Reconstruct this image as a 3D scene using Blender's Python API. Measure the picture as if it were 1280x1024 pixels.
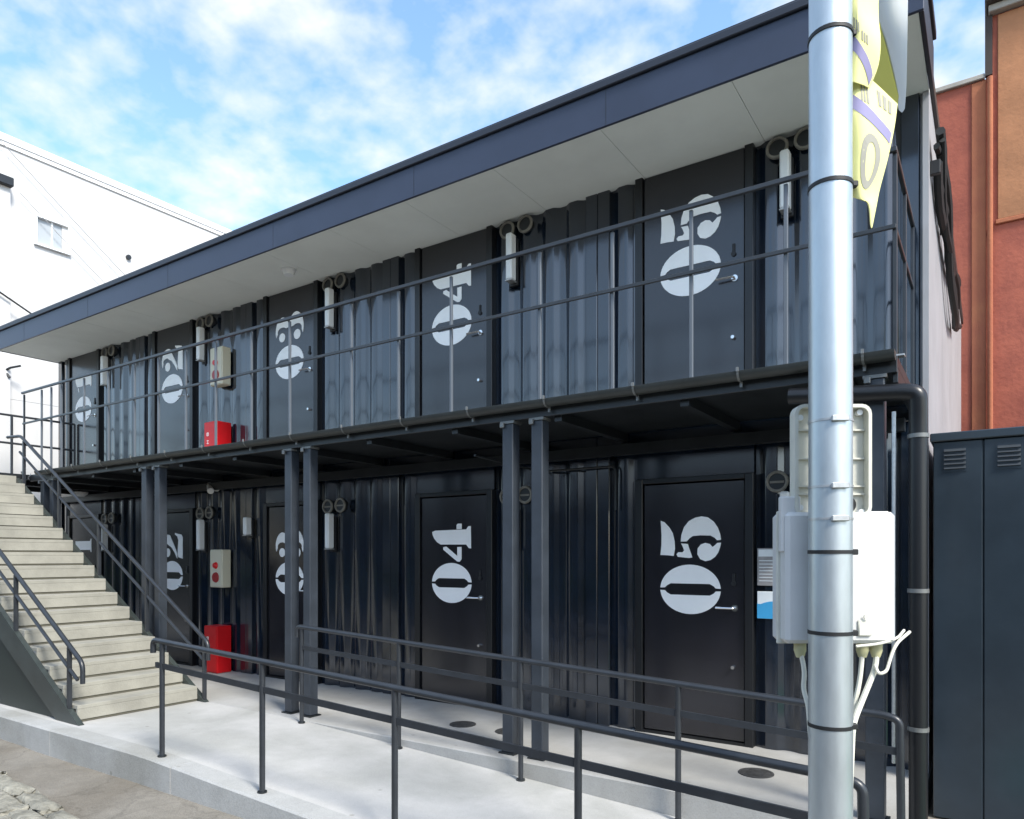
import bpy, bmesh, math, random
from mathutils import Vector, Matrix
random.seed(7)
R = math.radians
for o in list(bpy.data.objects): bpy.data.objects.remove(o)
scene = bpy.context.scene
COL = scene.collection

# ------------------------------------------------------------------ camera
CAMZ, CAMY = 1.50, -5.75
YAW = math.atan2(897, 1340)
cd = bpy.data.cameras.new('camera'); cam = bpy.data.objects.new('camera', cd); COL.objects.link(cam)
cam.location = (0, CAMY, CAMZ); cam.rotation_euler = (R(90), 0, YAW)
cd.sensor_fit = 'HORIZONTAL'; cd.sensor_width = 36; cd.lens = 897 / 1280 * 36
cd.shift_y = (695 - 512) / 1280; cd.clip_start = 0.05; cd.clip_end = 1000
scene.camera = cam

# ------------------------------------------------------------------ world, sun, exposure
EL = R(46); SAZ = (1.0, -0.38)
n_ = math.hypot(*SAZ)
to_sun = Vector((SAZ[0]/n_*math.cos(EL), SAZ[1]/n_*math.cos(EL), math.sin(EL)))
w = bpy.data.worlds.new('World'); scene.world = w; w.use_nodes = True
nt = w.node_tree; nt.nodes.clear()
def N(t, typ, **kw):
    n = t.nodes.new(typ)
    for k, v in kw.items(): setattr(n, k, v)
    return n
def clouds():
    L = nt.links.new
    out = N(nt, 'ShaderNodeOutputWorld'); bg = N(nt, 'ShaderNodeBackground')
    sky = N(nt, 'ShaderNodeTexSky', sky_type='NISHITA', sun_disc=False, sun_elevation=EL,
            sun_rotation=math.atan2(to_sun.x, to_sun.y), air_density=1.0, dust_density=0.8, ozone_density=1.0)
    tc = N(nt, 'ShaderNodeTexCoord'); sep = N(nt, 'ShaderNodeSeparateXYZ'); L(tc.outputs['Generated'], sep.inputs[0])
    add = N(nt, 'ShaderNodeMath', operation='ADD'); add.inputs[1].default_value = 0.22; L(sep.outputs['Z'], add.inputs[0])
    mx = N(nt, 'ShaderNodeMath', operation='MAXIMUM'); mx.inputs[1].default_value = 0.12; L(add.outputs[0], mx.inputs[0])
    dx = N(nt, 'ShaderNodeMath', operation='DIVIDE'); L(sep.outputs['X'], dx.inputs[0]); L(mx.outputs[0], dx.inputs[1])
    dy = N(nt, 'ShaderNodeMath', operation='DIVIDE'); L(sep.outputs['Y'], dy.inputs[0]); L(mx.outputs[0], dy.inputs[1])
    cmb = N(nt, 'ShaderNodeCombineXYZ'); L(dx.outputs[0], cmb.inputs[0]); L(dy.outputs[0], cmb.inputs[1])
    n1 = N(nt, 'ShaderNodeTexNoise'); n1.inputs['Scale'].default_value = 5.5; n1.inputs['Detail'].default_value = 6; n1.inputs['Roughness'].default_value = 0.5
    n1.inputs['Distortion'].default_value = 0.25
    L(cmb.outputs[0], n1.inputs['Vector'])
    n2 = N(nt, 'ShaderNodeTexNoise'); n2.inputs['Scale'].default_value = 15; n2.inputs['Detail'].default_value = 4; n2.inputs['Roughness'].default_value = 0.5
    L(cmb.outputs[0], n2.inputs['Vector'])
    mixn = N(nt, 'ShaderNodeMath', operation='MULTIPLY_ADD'); mixn.inputs[1].default_value = 0.55; L(n2.outputs['Fac'], mixn.inputs[0]); L(n1.outputs['Fac'], mixn.inputs[2])
    ramp = N(nt, 'ShaderNodeValToRGB'); e = ramp.color_ramp.elements
    e[0].position = 0.66; e[0].color = (0.06, 0.06, 0.06, 1); e[1].position = 1.03; e[1].color = (0.95, 0.95, 0.95, 1)
    L(mixn.outputs[0], ramp.inputs[0])
    # keep clouds out of the very low horizon band a bit
    mix = N(nt, 'ShaderNodeMix', data_type='RGBA'); L(ramp.outputs[0], mix.inputs[0])
    hs = N(nt, 'ShaderNodeHueSaturation'); hs.inputs['Saturation'].default_value = 1.12; hs.inputs['Value'].default_value = 1.0; hs.inputs['Hue'].default_value = 0.495
    L(sky.outputs[0], hs.inputs['Color']); L(hs.outputs[0], mix.inputs[6]); mix.inputs[7].default_value = CLOUD
    L(mix.outputs[2], bg.inputs[0]); bg.inputs[1].default_value = 0.15
    L(bg.outputs[0], out.inputs[0])
CLOUD = (2.55, 2.68, 2.78, 1)
clouds()
sd = bpy.data.lights.new('sun', 'SUN'); sd.energy = 2.0; sd.angle = R(14); sd.color = (1.0, 0.95, 0.86)
sun = bpy.data.objects.new('sun', sd); COL.objects.link(sun)
sun.rotation_euler = (-to_sun).to_track_quat('-Z', 'Y').to_euler(); sun.location = (6, -8, 12)
vs = scene.view_settings
vs.view_transform = 'Standard'; vs.look = 'None'; vs.gamma = 1; vs.use_curve_mapping = False; vs.exposure = 1.45

# ------------------------------------------------------------------ materials
MATS = {}
def mat(name, col, rough=0.6, metal=0.0, var=0.0, scale=4.0, bump=0.0, bscale=40.0, spec=0.5, col2=None, rvar=0.0, detail=6, stretch=None, coat=0.0, lo=0.35, hi=0.65):
    m = bpy.data.materials.new(name); m.use_nodes = True; t = m.node_tree; L = t.links.new
    b = t.nodes['Principled BSDF']
    b.inputs['Base Color'].default_value = (*col, 1); b.inputs['Roughness'].default_value = rough
    b.inputs['Metallic'].default_value = metal; b.inputs['Specular IOR Level'].default_value = spec
    if coat: b.inputs['Coat Weight'].default_value = coat; b.inputs['Coat Roughness'].default_value = 0.1
    geo = N(t, 'ShaderNodeNewGeometry'); vec = geo.outputs['Position']
    if stretch:
        mp = N(t, 'ShaderNodeMapping'); mp.inputs['Scale'].default_value = stretch; L(vec, mp.inputs[0]); vec = mp.outputs[0]
    if var or col2 or rvar:
        n = N(t, 'ShaderNodeTexNoise'); n.inputs['Scale'].default_value = scale; n.inputs['Detail'].default_value = detail; n.inputs['Roughness'].default_value = 0.62
        L(vec, n.inputs['Vector'])
        rp = N(t, 'ShaderNodeValToRGB'); e = rp.color_ramp.elements
        e[0].position = lo; e[1].position = hi
        c2 = col2 if col2 else tuple(c * (1 - var) for c in col); c1 = col if col2 else tuple(min(1, c * (1 + var)) for c in col)
        e[0].color = (*c2, 1); e[1].color = (*c1, 1)
        L(n.outputs['Fac'], rp.inputs[0]); L(rp.outputs[0], b.inputs['Base Color'])
        if rvar:
            mr = N(t, 'ShaderNodeMapRange'); mr.inputs[3].default_value = max(0.02, rough - rvar); mr.inputs[4].default_value = rough + rvar
            L(n.outputs['Fac'], mr.inputs[0]); L(mr.outputs[0], b.inputs['Roughness'])
    if bump:
        n3 = N(t, 'ShaderNodeTexNoise'); n3.inputs['Scale'].default_value = bscale; n3.inputs['Detail'].default_value = 5
        L(geo.outputs['Position'] if not stretch else vec, n3.inputs['Vector'])
        bp = N(t, 'ShaderNodeBump'); bp.inputs['Strength'].default_value = bump; bp.inputs['Distance'].default_value = 0.02
        L(n3.outputs['Fac'], bp.inputs['Height']); L(bp.outputs[0], b.inputs['Normal'])
    MATS[name] = m; return m
mat('navy', (0.0060, 0.0120, 0.0230), 0.15, var=0.25, scale=2.5, rvar=0.045, bump=0.018, bscale=4, spec=1.0, coat=0.25)
mat('door_paint', (0.0110, 0.0108, 0.0155), 0.21, var=0.12, scale=3, rvar=0.04, spec=0.85, bump=0.010, bscale=3)
mat('frame_paint', (0.008, 0.009, 0.011), 0.35)
mat('dark_steel', (0.016, 0.019, 0.022), 0.38, var=0.2, scale=6, rvar=0.08)
mat('column_paint', (0.035, 0.043, 0.055), 0.42, var=0.15, scale=5, rvar=0.06)
mat('rail_steel', (0.026, 0.030, 0.036), 0.34, var=0.15, scale=8)
mat('rail_pale', (0.11, 0.125, 0.145), 0.35)
mat('gutter', (0.040, 0.044, 0.042), 0.45, var=0.15, scale=4)
mat('fascia', (0.030, 0.040, 0.072), 0.42, var=0.10, scale=2, rvar=0.05)
mat('roof_edge', (0.018, 0.022, 0.034), 0.45)
mat('soffit', (0.76, 0.79, 0.75), 0.8, var=0.05, scale=1.2)
mat('number_white', (0.93, 0.93, 0.92), 0.5, var=0.02, scale=6)
mat('chrome', (0.72, 0.72, 0.72), 0.22, metal=1.0)
mat('galv', (0.52, 0.57, 0.59), 0.42, metal=0.75, var=0.05, scale=5, rvar=0.05, stretch=(6, 6, 1.6))
mat('zinc', (0.50, 0.51, 0.51), 0.4, metal=0.7, var=0.12, scale=30)
mat('clip_metal', (0.20, 0.205, 0.20), 0.45, metal=0.4)
mat('stair_gap', (0.10, 0.095, 0.072), 0.8)
mat('added_green', (0.045, 0.16, 0.085), 0.8, var=0.2, scale=4)
mat('vent_metal', (0.20, 0.19, 0.165), 0.5, var=0.2, scale=20)
mat('lamp_white', (0.78, 0.80, 0.80), 0.4)
mat('beige', (0.62, 0.58, 0.44), 0.5)
mat('red', (0.62, 0.006, 0.010), 0.38, var=0.06, scale=5)
mat('red_dark', (0.32, 0.01, 0.012), 0.35)
def concrete(name, col, stain, grain=0.10, patch=0.16, cracks=0.0, bump=0.25):
    m = bpy.data.materials.new(name); m.use_nodes = True; t = m.node_tree; L = t.links.new; b = t.nodes['Principled BSDF']
    b.inputs['Roughness'].default_value = 0.88; b.inputs['Specular IOR Level'].default_value = 0.35
    g = N(t, 'ShaderNodeNewGeometry'); P = g.outputs['Position']
    def noise(sc, det, rough=.6, dist=0):
        n = N(t, 'ShaderNodeTexNoise'); n.inputs['Scale'].default_value = sc; n.inputs['Detail'].default_value = det; n.inputs['Roughness'].default_value = rough; n.inputs['Distortion'].default_value = dist
        L(P, n.inputs['Vector']); return n.outputs['Fac']
    def ramp(f, p0, c0, p1, c1):
        r = N(t, 'ShaderNodeValToRGB'); e = r.color_ramp.elements; e[0].position = p0; e[0].color = (*c0, 1); e[1].position = p1; e[1].color = (*c1, 1); L(f, r.inputs[0]); return r.outputs[0]
    def mul(a, c):
        x = N(t, 'ShaderNodeMix', data_type='RGBA', blend_type='MULTIPLY'); x.inputs[0].default_value = 1; L(a, x.inputs[6]); L(c, x.inputs[7]); return x.outputs[2]
    c = ramp(noise(0.9, 5, .55, .4), .42, tuple(col[i]*(1-patch)*stain[i] for i in range(3)), .60, col)
    c = mul(c, ramp(noise(7, 8, .7), .30, (1-grain,)*3, .62, (1, 1, 1)))
    c = mul(c, ramp(noise(140, 3, .6), .30, (1-grain*1.6,)*3, .55, (1, 1, 1)))
    # small dark spots
    v = N(t, 'ShaderNodeTexVoronoi', feature='F1'); v.inputs['Scale'].default_value = 3.1; L(P, v.inputs['Vector'])
    c = mul(c, ramp(v.outputs['Distance'], .035, (.72, .71, .68), .07, (1, 1, 1)))
    if cracks:
        d = N(t, 'ShaderNodeTexVoronoi', feature='DISTANCE_TO_EDGE'); d.inputs['Scale'].default_value = .75
        nz = N(t, 'ShaderNodeTexNoise'); nz.inputs['Scale'].default_value = 3; nz.inputs['Detail'].default_value = 6; L(P, nz.inputs['Vector'])
        ad = N(t, 'ShaderNodeMix', data_type='RGBA', blend_type='ADD'); ad.inputs[0].default_value = .5; L(P, ad.inputs[6]); L(nz.outputs['Color'], ad.inputs[7]); L(ad.outputs[2], d.inputs['Vector'])
        c = mul(c, ramp(d.outputs['Distance'], .0, (1-cracks,)*3, .012, (1, 1, 1)))
    L(c, b.inputs['Base Color'])
    bp = N(t, 'ShaderNodeBump'); bp.inputs['Strength'].default_value = bump; bp.inputs['Distance'].default_value = .006
    L(noise(60, 6, .65), bp.inputs['Height']); L(bp.outputs[0], b.inputs['Normal'])
    MATS[name] = m
concrete('slab', (0.48, 0.478, 0.465), (.98, .99, .97), .08, .20)
concrete('platform', (0.42, 0.42, 0.41), (1, .99, .96), .09, .18)
concrete('kerb', (0.42, 0.425, 0.415), (.98, .97, .93), .13, .20, 0, .4)
concrete('street', (0.255, 0.236, 0.202), (1, .97, .93), .22, .22, .20, .8)
mat('asphalt', (0.055, 0.055, 0.055), 0.9, var=0.15, scale=3, bump=0.3, bscale=120)
mat('rubble', (0.24, 0.23, 0.19), 0.9, var=0.38, scale=9, bump=0.9, bscale=30, detail=10)
mat('tread', (0.295, 0.288, 0.248), 0.8, var=0.14, scale=3.2, bump=0.1, bscale=60, detail=9)
mat('stringer', (0.034, 0.042, 0.040), 0.38, var=0.25, scale=4, rvar=0.1)
mat('stair_panel', (0.012, 0.020, 0.018), 0.45)
mat('white_clad', (0.60, 0.60, 0.595), 0.6, var=0.05, scale=0.7, stretch=(1, 3, .5))
mat('white_trim', (0.82, 0.83, 0.83), 0.5)
mat('grey_clad', (0.33, 0.33, 0.345), 0.5, var=0.08, scale=1.5)
mat('win_glass', (0.40, 0.43, 0.45), 0.15, spec=0.8)
mat('dark_glass', (0.03, 0.035, 0.04), 0.08, spec=0.9)
mat('black', (0.008, 0.008, 0.009), 0.5)
mat('rubber', (0.012, 0.013, 0.014), 0.6)
mat('iron', (0.045, 0.045, 0.045), 0.6, var=0.3, scale=25)
mat('stucco', (0.42, 0.118, 0.072), 0.9, col2=(0.29, 0.078, 0.052), scale=1.5, bump=0.4, bscale=14, detail=11)
mat('stucco_tan', (0.42, 0.150, 0.072), 0.9, col2=(0.34, 0.105, 0.058), scale=1.2, bump=0.3, bscale=14, detail=10)
mat('stucco_panel', (0.42, 0.190, 0.092), 0.9, var=0.14, scale=1.4, bump=0.3, bscale=14, detail=10)
mat('cornice', (0.36, 0.33, 0.29), 0.8, var=0.15, scale=4)
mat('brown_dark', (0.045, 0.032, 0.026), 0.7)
mat('shed', (0.026, 0.037, 0.049), 0.22, var=0.15, scale=1.6, rvar=0.07, bump=0.03, bscale=3)
mat('louvre', (0.040, 0.048, 0.056), 0.4)
mat('banner_yellow', (0.80, 0.74, 0.17), 0.8)
mat('banner_pale', (0.86, 0.82, 0.36), 0.8, var=0.05, scale=9)
mat('banner_lilac', (0.27, 0.25, 0.42), 0.8)
mat('banner_grey', (0.34, 0.33, 0.28), 0.8)
mat('cloth_white', (0.80, 0.81, 0.83), 0.8)
mat('plastic_white', (0.60, 0.60, 0.585), 0.4, var=0.03, scale=5)
mat('plastic_cream', (0.62, 0.61, 0.53), 0.5, var=0.08, scale=8)
mat('cable_white', (0.70, 0.69, 0.60), 0.5)
mat('gland', (0.50, 0.48, 0.28), 0.5)
mat('sign_grey', (0.30, 0.29, 0.29), 0.35, var=0.1, scale=30)
mat('sign_white', (0.74, 0.78, 0.80), 0.4)
mat('sign_blue', (0.05, 0.33, 0.62), 0.4)
mat('hedge', (0.045, 0.085, 0.030), 0.7, var=0.5, scale=5)
mat('opp_wall', (0.055, 0.05, 0.045), 0.85, var=0.12, scale=1.2)
mat('opp_roof', (0.05, 0.05, 0.055), 0.7)
for nme in ('banner_yellow', 'banner_pale', 'cloth_white'):
    b = MATS[nme].node_tree.nodes['Principled BSDF']
    b.inputs['Transmission Weight'].default_value = 0.0
    try: b.inputs['Subsurface Weight'].default_value = 0.0
    except Exception: pass

def wear_shed():
    pass

# ------------------------------------------------------------------ mesh helpers
class MB:
    def __init__(self): self.v = []; self.f = []; self.sm = False
    def add(self, vs, fs):
        b = len(self.v); self.v += [tuple(p) for p in vs]; self.f += [tuple(b + i for i in f) for f in fs]; return self
    def box(self, x0, x1, y0, y1, z0, z1, c=0.0):
        if x1 < x0: x0, x1 = x1, x0
        if y1 < y0: y0, y1 = y1, y0
        if z1 < z0: z0, z1 = z1, z0
        c = min(c, (x1-x0)*.45, (y1-y0)*.45, (z1-z0)*.45)
        if c <= 0:
            self.add([(x0,y0,z0),(x1,y0,z0),(x1,y1,z0),(x0,y1,z0),(x0,y0,z1),(x1,y0,z1),(x1,y1,z1),(x0,y1,z1)],
                     [(0,3,2,1),(4,5,6,7),(0,1,5,4),(1,2,6,5),(2,3,7,6),(3,0,4,7)]); return self
        bm = bmesh.new(); bmesh.ops.create_cube(bm, size=1)
        for v in bm.verts: v.co = Vector(((x0+x1)/2 + v.co.x*(x1-x0), (y0+y1)/2 + v.co.y*(y1-y0), (z0+z1)/2 + v.co.z*(z1-z0)))
        bmesh.ops.bevel(bm, geom=bm.edges[:], offset=c, segments=1, affect='EDGES')
        return self.take(bm)
    def take(self, bm):
        bm.verts.index_update(); b = len(self.v)
        self.v += [tuple(v.co) for v in bm.verts]; self.f += [tuple(b + v.index for v in f.verts) for f in bm.faces]; bm.free(); return self
    def tube(self, pts, r, n=10, cap=True):
        pts = [Vector(p) for p in pts]; b = len(self.v); m = len(pts); up = None
        rr = r if isinstance(r, (list, tuple)) else [r]*m
        for i, p in enumerate(pts):
            if i == 0: d = pts[1]-pts[0]
            elif i == m-1: d = pts[-1]-pts[-2]
            else: d = (pts[i+1]-p).normalized() + (p-pts[i-1]).normalized()
            d.normalize()
            if up is None:
                up = Vector((0,0,1)) if abs(d.z) < .9 else Vector((1,0,0))
            s = d.cross(up)
            if s.length < 1e-5: s = d.cross(Vector((0,1,0)))
            s.normalize(); up = s.cross(d).normalized()
            for k in range(n):
                a = 2*math.pi*k/n; self.v.append(tuple(p + (s*math.cos(a) + up*math.sin(a))*rr[i]))
        for i in range(m-1):
            for k in range(n):
                k2 = (k+1) % n; self.f.append((b+i*n+k, b+i*n+k2, b+(i+1)*n+k2, b+(i+1)*n+k))
        if cap:
            self.f.append(tuple(b+k for k in range(n))[::-1]); self.f.append(tuple(b+(m-1)*n+k for k in range(n)))
        self.sm = True; return self
    def prism(self, poly, a, h):   # poly in 3D (planar), extruded along vector h
        poly = [Vector(p) for p in poly]; h = Vector(h); n = len(poly); b = len(self.v)
        self.v += [tuple(p) for p in poly] + [tuple(p + h) for p in poly]
        self.f.append(tuple(b+i for i in range(n))); self.f.append(tuple(b+n+i for i in reversed(range(n))))
        for i in range(n):
            j = (i+1) % n; self.f.append((b+i, b+n+i, b+n+j, b+j))
        return self
    def disc(self, c, r, ax, h, n=20, r2=None):   # cylinder along axis vector
        c = Vector(c); ax = Vector(ax).normalized()
        return self.tube([c, c+ax*h], [r, r if r2 is None else r2], n)
    def build(self, name, m, parent=None, smooth=None, loc=None):
        me = bpy.data.meshes.new(name); me.from_pydata(self.v, [], self.f)
        bm = bmesh.new(); bm.from_mesh(me); bmesh.ops.recalc_face_normals(bm, faces=bm.faces[:]); bm.to_mesh(me); bm.free()
        me.materials.append(MATS[m])
        o = bpy.data.objects.new(name, me); COL.objects.link(o)
        if parent is not None: o.parent = parent
        if loc: o.location = loc
        if (self.sm if smooth is None else smooth):
            for p in me.polygons: p.use_smooth = True
            try: me.set_sharp_from_angle(angle=R(40))
            except Exception: pass
        return o
def tag(o, label, cat, group=None):
    o['label'] = label; o['category'] = cat
    if group: o['group'] = group
    return o
def struct(o, label=None):
    o['kind'] = 'structure'
    return o
def thing(name, loc, label, cat, group=None):
    o = bpy.data.objects.new(name, None); COL.objects.link(o); o.location = loc; o.empty_display_size = .2
    return tag(o, label, cat, group)
def dup_tree(o, parent=None, off=None):
    c = o.copy(); COL.objects.link(c)
    c.parent = parent
    if off: c.location = Vector(o.location) + Vector(off)
    for ch in o.children: dup_tree(ch, c)
    return c
def rounded(pts, rad, seg=6):
    out = [Vector(pts[0])]
    for i in range(1, len(pts)-1):
        p = Vector(pts[i]); a = Vector(pts[i-1])-p; b = Vector(pts[i+1])-p
        r = min(rad, a.length*.49, b.length*.49); A = p + a.normalized()*r; B = p + b.normalized()*r
        for k in range(seg+1):
            t = k/seg; out.append(A*(1-t)**2 + p*2*t*(1-t) + B*t**2)
    out.append(Vector(pts[-1])); return out
FWD = Vector((-math.sin(YAW), math.cos(YAW), 0)); RGT = Vector((math.cos(YAW), math.sin(YAW), 0))

# ------------------------------------------------------------------ ground
STREET = -0.22
def build_ground():
    # street sheet with gentle unevenness near the kerb
    m = MB(); xs = [-150, -60, -30] + [-18 + .5*i for i in range(45)] + [10, 30, 80, 150]
    ys = [-150, -60, -25, -12] + [-9 + .4*i for i in range(24)] + [2, 12, 40, 150]
    nx = len(xs)
    for j, y in enumerate(ys):
        for i, x in enumerate(xs):
            near = -17 < x < 4 and -8.5 < y < -2.9
            z = STREET + (0.008*math.sin(x*1.7+y*.9) + 0.006*math.sin(x*3.1-y*2.2) if near else 0)
            m.v.append((x, y, z))
    for j in range(len(ys)-1):
        for i in range(nx-1): m.f.append((j*nx+i, j*nx+i+1, (j+1)*nx+i+1, (j+1)*nx+i))
    struct(m.build('street', 'street', smooth=True))
    # asphalt carriageway behind the viewer, seen only mirrored in the paint
    m = MB(); m.add([(-150, -11.8, STREET+.004), (150, -11.8, STREET+.004), (150, -4.9, STREET+.012), (-150, -4.9, STREET+.012)], [(0, 1, 2, 3)])
    struct(m.build('road', 'asphalt'))
    m = MB(); m.add([(.05, -2.6, STREET+.004), (6, -2.6, STREET+.004), (6, -1.1, STREET+.004), (.05, -1.1, STREET+.004)], [(0, 1, 2, 3)])
    struct(m.build('unseen_green_strip', 'added_green'))  # green ground strip out of view, added for its reflection in the shed
RX0, RS = -5.3, 0.0455
def rampz(x): return 0.0 if x < RX0 else -RS*(x-RX0)
def build_walk():
    # raised walkway platform in front of the doors
    p = MB(); p.box(-14.5, -0.36, -1.36, 3.0, STREET-.05, 0.0, .008)
    struct(p.build('walkway', 'platform'))
    # forecourt slab + ramp (top surface falls to the right)
    y0, y1 = -2.825, -1.362
    xs = [-16.0, -12, -9, -7, RX0, -4, -3, -2, -1, -0.40]
    m = MB(); kb = MB()
    for i, x in enumerate(xs):
        z = rampz(x) - 0.002
        m.v += [(x, y0+.17, z), (x, y1, z), (x, y0+.17, STREET-.05), (x, y1, STREET-.05)]
    for i in range(len(xs)-1):
        a = i*4; b = a+4; m.f += [(a, b, b+1, a+1), (a+2, a, a+1, a+3)] if i == 0 else [(a, b, b+1, a+1)]
        m.f += [(a, a+2, b+2, b)]
    m.f.append((len(xs)*4-4, len(xs)*4-3, len(xs)*4-1, len(xs)*4-2))
    ramp = struct(m.build('ramp', 'slab'))
    # kerb edge in cast lengths, fine joints between them
    x = -15.9; first = None
    while x < -0.45:
        x2 = min(x + 1.83, -0.42)
        k = MB(); n = 6; c = .012
        prof = [(y0, STREET-.04), (y0, -c), (y0+c, 0), (y0+.17, 0), (y0+.17, STREET-.04)]
        for i in range(n+1):
            xx = x + .002 + (x2-x-.004)*i/n; jit = random.uniform(-.003, .003)
            for (yy, zz) in prof:
                zt = zz + rampz(xx) if zz > STREET else zz
                k.v.append((xx, yy + (jit if yy == y0 else 0), max(zt, STREET-.04)))
        for i in range(n):
            a = i*5; b = a+5
            for q in range(4): k.f.append((a+q, b+q, b+q+1, a+q+1))
        k.f += [(4, 3, 2, 1, 0), tuple(n*5+q for q in range(5))]
        k.build('kerb_stone', 'kerb', ramp); x = x2
    # dark joint left of the stairs is real depth: kerb stones stop 4 mm apart
build_ground(); build_walk()

def build_rubble():
    t = thing('broken_kerb', (-5.75, -3.45, STREET), 'cracked pale concrete gutter edge crumbling into the brown street', 'broken kerb')
    specs = [(-.95, .05, .62, .15, 6), (-.30, .035, .60, .15, -3), (.30, -.01, .50, .13, -6), (.78, -.07, .36, .11, -8),
             (-.78, -.15, .80, .20, 3), (.02, -.16, .62, .19, -5), (.60, -.19, .46, .14, -7), (-.9, -.38, .9, .22, 2), (.0, -.38, .7, .2, -4), (.66, -.36, .5, .16, -6)]
    for (dx, dy, L_, W_, an) in specs:
        bm = bmesh.new(); bmesh.ops.create_cube(bm, size=1); bmesh.ops.subdivide_edges(bm, edges=bm.edges[:], cuts=5, use_grid_fill=True)
        ph = random.uniform(0, 6)
        for v in bm.verts:
            e = 1 if abs(v.co.x) > .49 or abs(v.co.y) > .49 else 0
            v.co = Vector((v.co.x*L_, v.co.y*W_, v.co.z*.075 - e*random.uniform(.004, .030)))
            v.co += Vector((e*random.uniform(-.010, .010), e*random.uniform(-.009, .009), .006*math.sin(v.co.x*14+ph) + random.uniform(-.003, .003)))
            v.co = Matrix.Rotation(R(an), 4, 'Z') @ v.co
            v.co += Vector((dx, dy, .008))
        MB().take(bm).build('concrete_piece', 'rubble', t, smooth=True)
build_rubble()

# ------------------------------------------------------------------ glyphs (door numbers)
def half0(up):
    P = []; rx, ry = .256, .203; g = .010; s = 1 if up else -1
    a0 = math.asin(g/ry)
    for k in range(25):
        a = math.pi - a0 - (math.pi-2*a0)*k/24; P.append((rx*math.cos(a), s*ry*math.sin(a)))
    P += [(.215, s*.012), (.198, s*.030), (.165, s*.047), (-.165, s*.047), (-.198, s*.030), (-.215, s*.012)]
    return P
def z5(pts):   # zoomed photo units of the 05 door -> metres around the 0 centre
    return [((x-478)*1.063e-3, (683-y)*1.035e-3) for x, y in pts]
FIVE = [z5([(240,132),(270,143),(310,185),(340,235),(355,300),(358,360),(347,418),(300,412),(238,410),(246,330),(247,250)]),
        z5([(405,302),(410,250),(430,190),(470,140),(520,115),(570,106),(620,115),(665,150),(697,197),(715,250),(721,292),(692,296),(672,276),(640,258),(560,255),(500,260),(475,277),(452,302)]),
        z5([(721,314),(715,345),(700,390),(675,425),(640,450),(600,459),(560,443),(538,405),(540,358),(565,327),(600,315),(635,324),(655,348),(677,332),(692,316)]),
        z5([(408,318),(462,322),(470,350),(488,400),(497,430),(470,434),(380,424),(370,404),(385,388),(420,388),(432,374),(422,345)])]
def z4(pts): return [((x-377)*1.32e-3, (705-y)*1.03e-3) for x, y in pts]
FOUR = [z4([(185,198),(215,185),(520,180),(540,150),(564,148),(566,366),(545,362),(520,327),(270,325),(235,302),(205,265),(190,230)]),
        z4([(428,132),(440,122),(476,122),(476,176),(428,176)]),
        z4([(296,352),(326,345),(434,440),(434,352),(475,350),(475,470),(457,495),(432,492),(296,376)])]
# upright glyph (gx right, gy up, cap height .51) -> door: u = .256-gy ... top of glyph points to the left
def upr(pts, v0=.236): return [(.256-gy, v0+gx) for gx, gy in pts]
def arc(cx, cy, rx, ry, a0, a1, n=14): return [(cx+rx*math.cos(R(a0+(a1-a0)*k/n)), cy+ry*math.sin(R(a0+(a1-a0)*k/n))) for k in range(n+1)]
TWO = [upr(arc(.085, .365, .062, .062, 0, 345, 18)),
       upr(arc(.17, .365, .17, .145, 120, -25, 16) + [(.24, .245), (.13, .165), (.05, .13), (.0, .13), (.09, .20), (.16, .275), (.185, .33)] + arc(.165, .39, .045, .09, -10, 110, 8)),
       upr([(0, 0), (.30, 0), (.335, .03), (.36, .185), (.338, .185), (.31, .13), (.26, .105), (.17, .115), (.06, .12), (.02, .10)])]
THREE = [upr(arc(.08, .39, .055, .055, 0, 345, 16)), upr(arc(.08, .115, .06, .06, 0, 345, 16)),
         upr(arc(.16, .385, .165, .125, 115, -75, 18) + [(.19, .275), (.185, .32)] + arc(.15, .39, .055, .085, -30, 105, 8)),
         upr(arc(.165, .135, .19, .135, 75, -115, 18) + arc(.15, .12, .06, .09, -105, 40, 8) + [(.19, .215), (.20, .262)])]
ONE = [upr([(.10, 0), (.31, 0), (.31, .022), (.275, .045), (.275, .51), (.235, .51), (.135, .455), (.135, .045), (.10, .022)]),
       upr([(.115, .40), (.115, .43), (.05, .405), (.045, .38)])]
GL = {1: ONE, 2: TWO, 3: THREE, 4: FOUR, 5: FIVE}
def number_mesh(d):
    m = MB()
    for poly in [half0(True), half0(False)] + GL[d]:
        m.prism([(u, 0, v) for u, v in poly], None, (0, -.003, 0))
    return m

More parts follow.
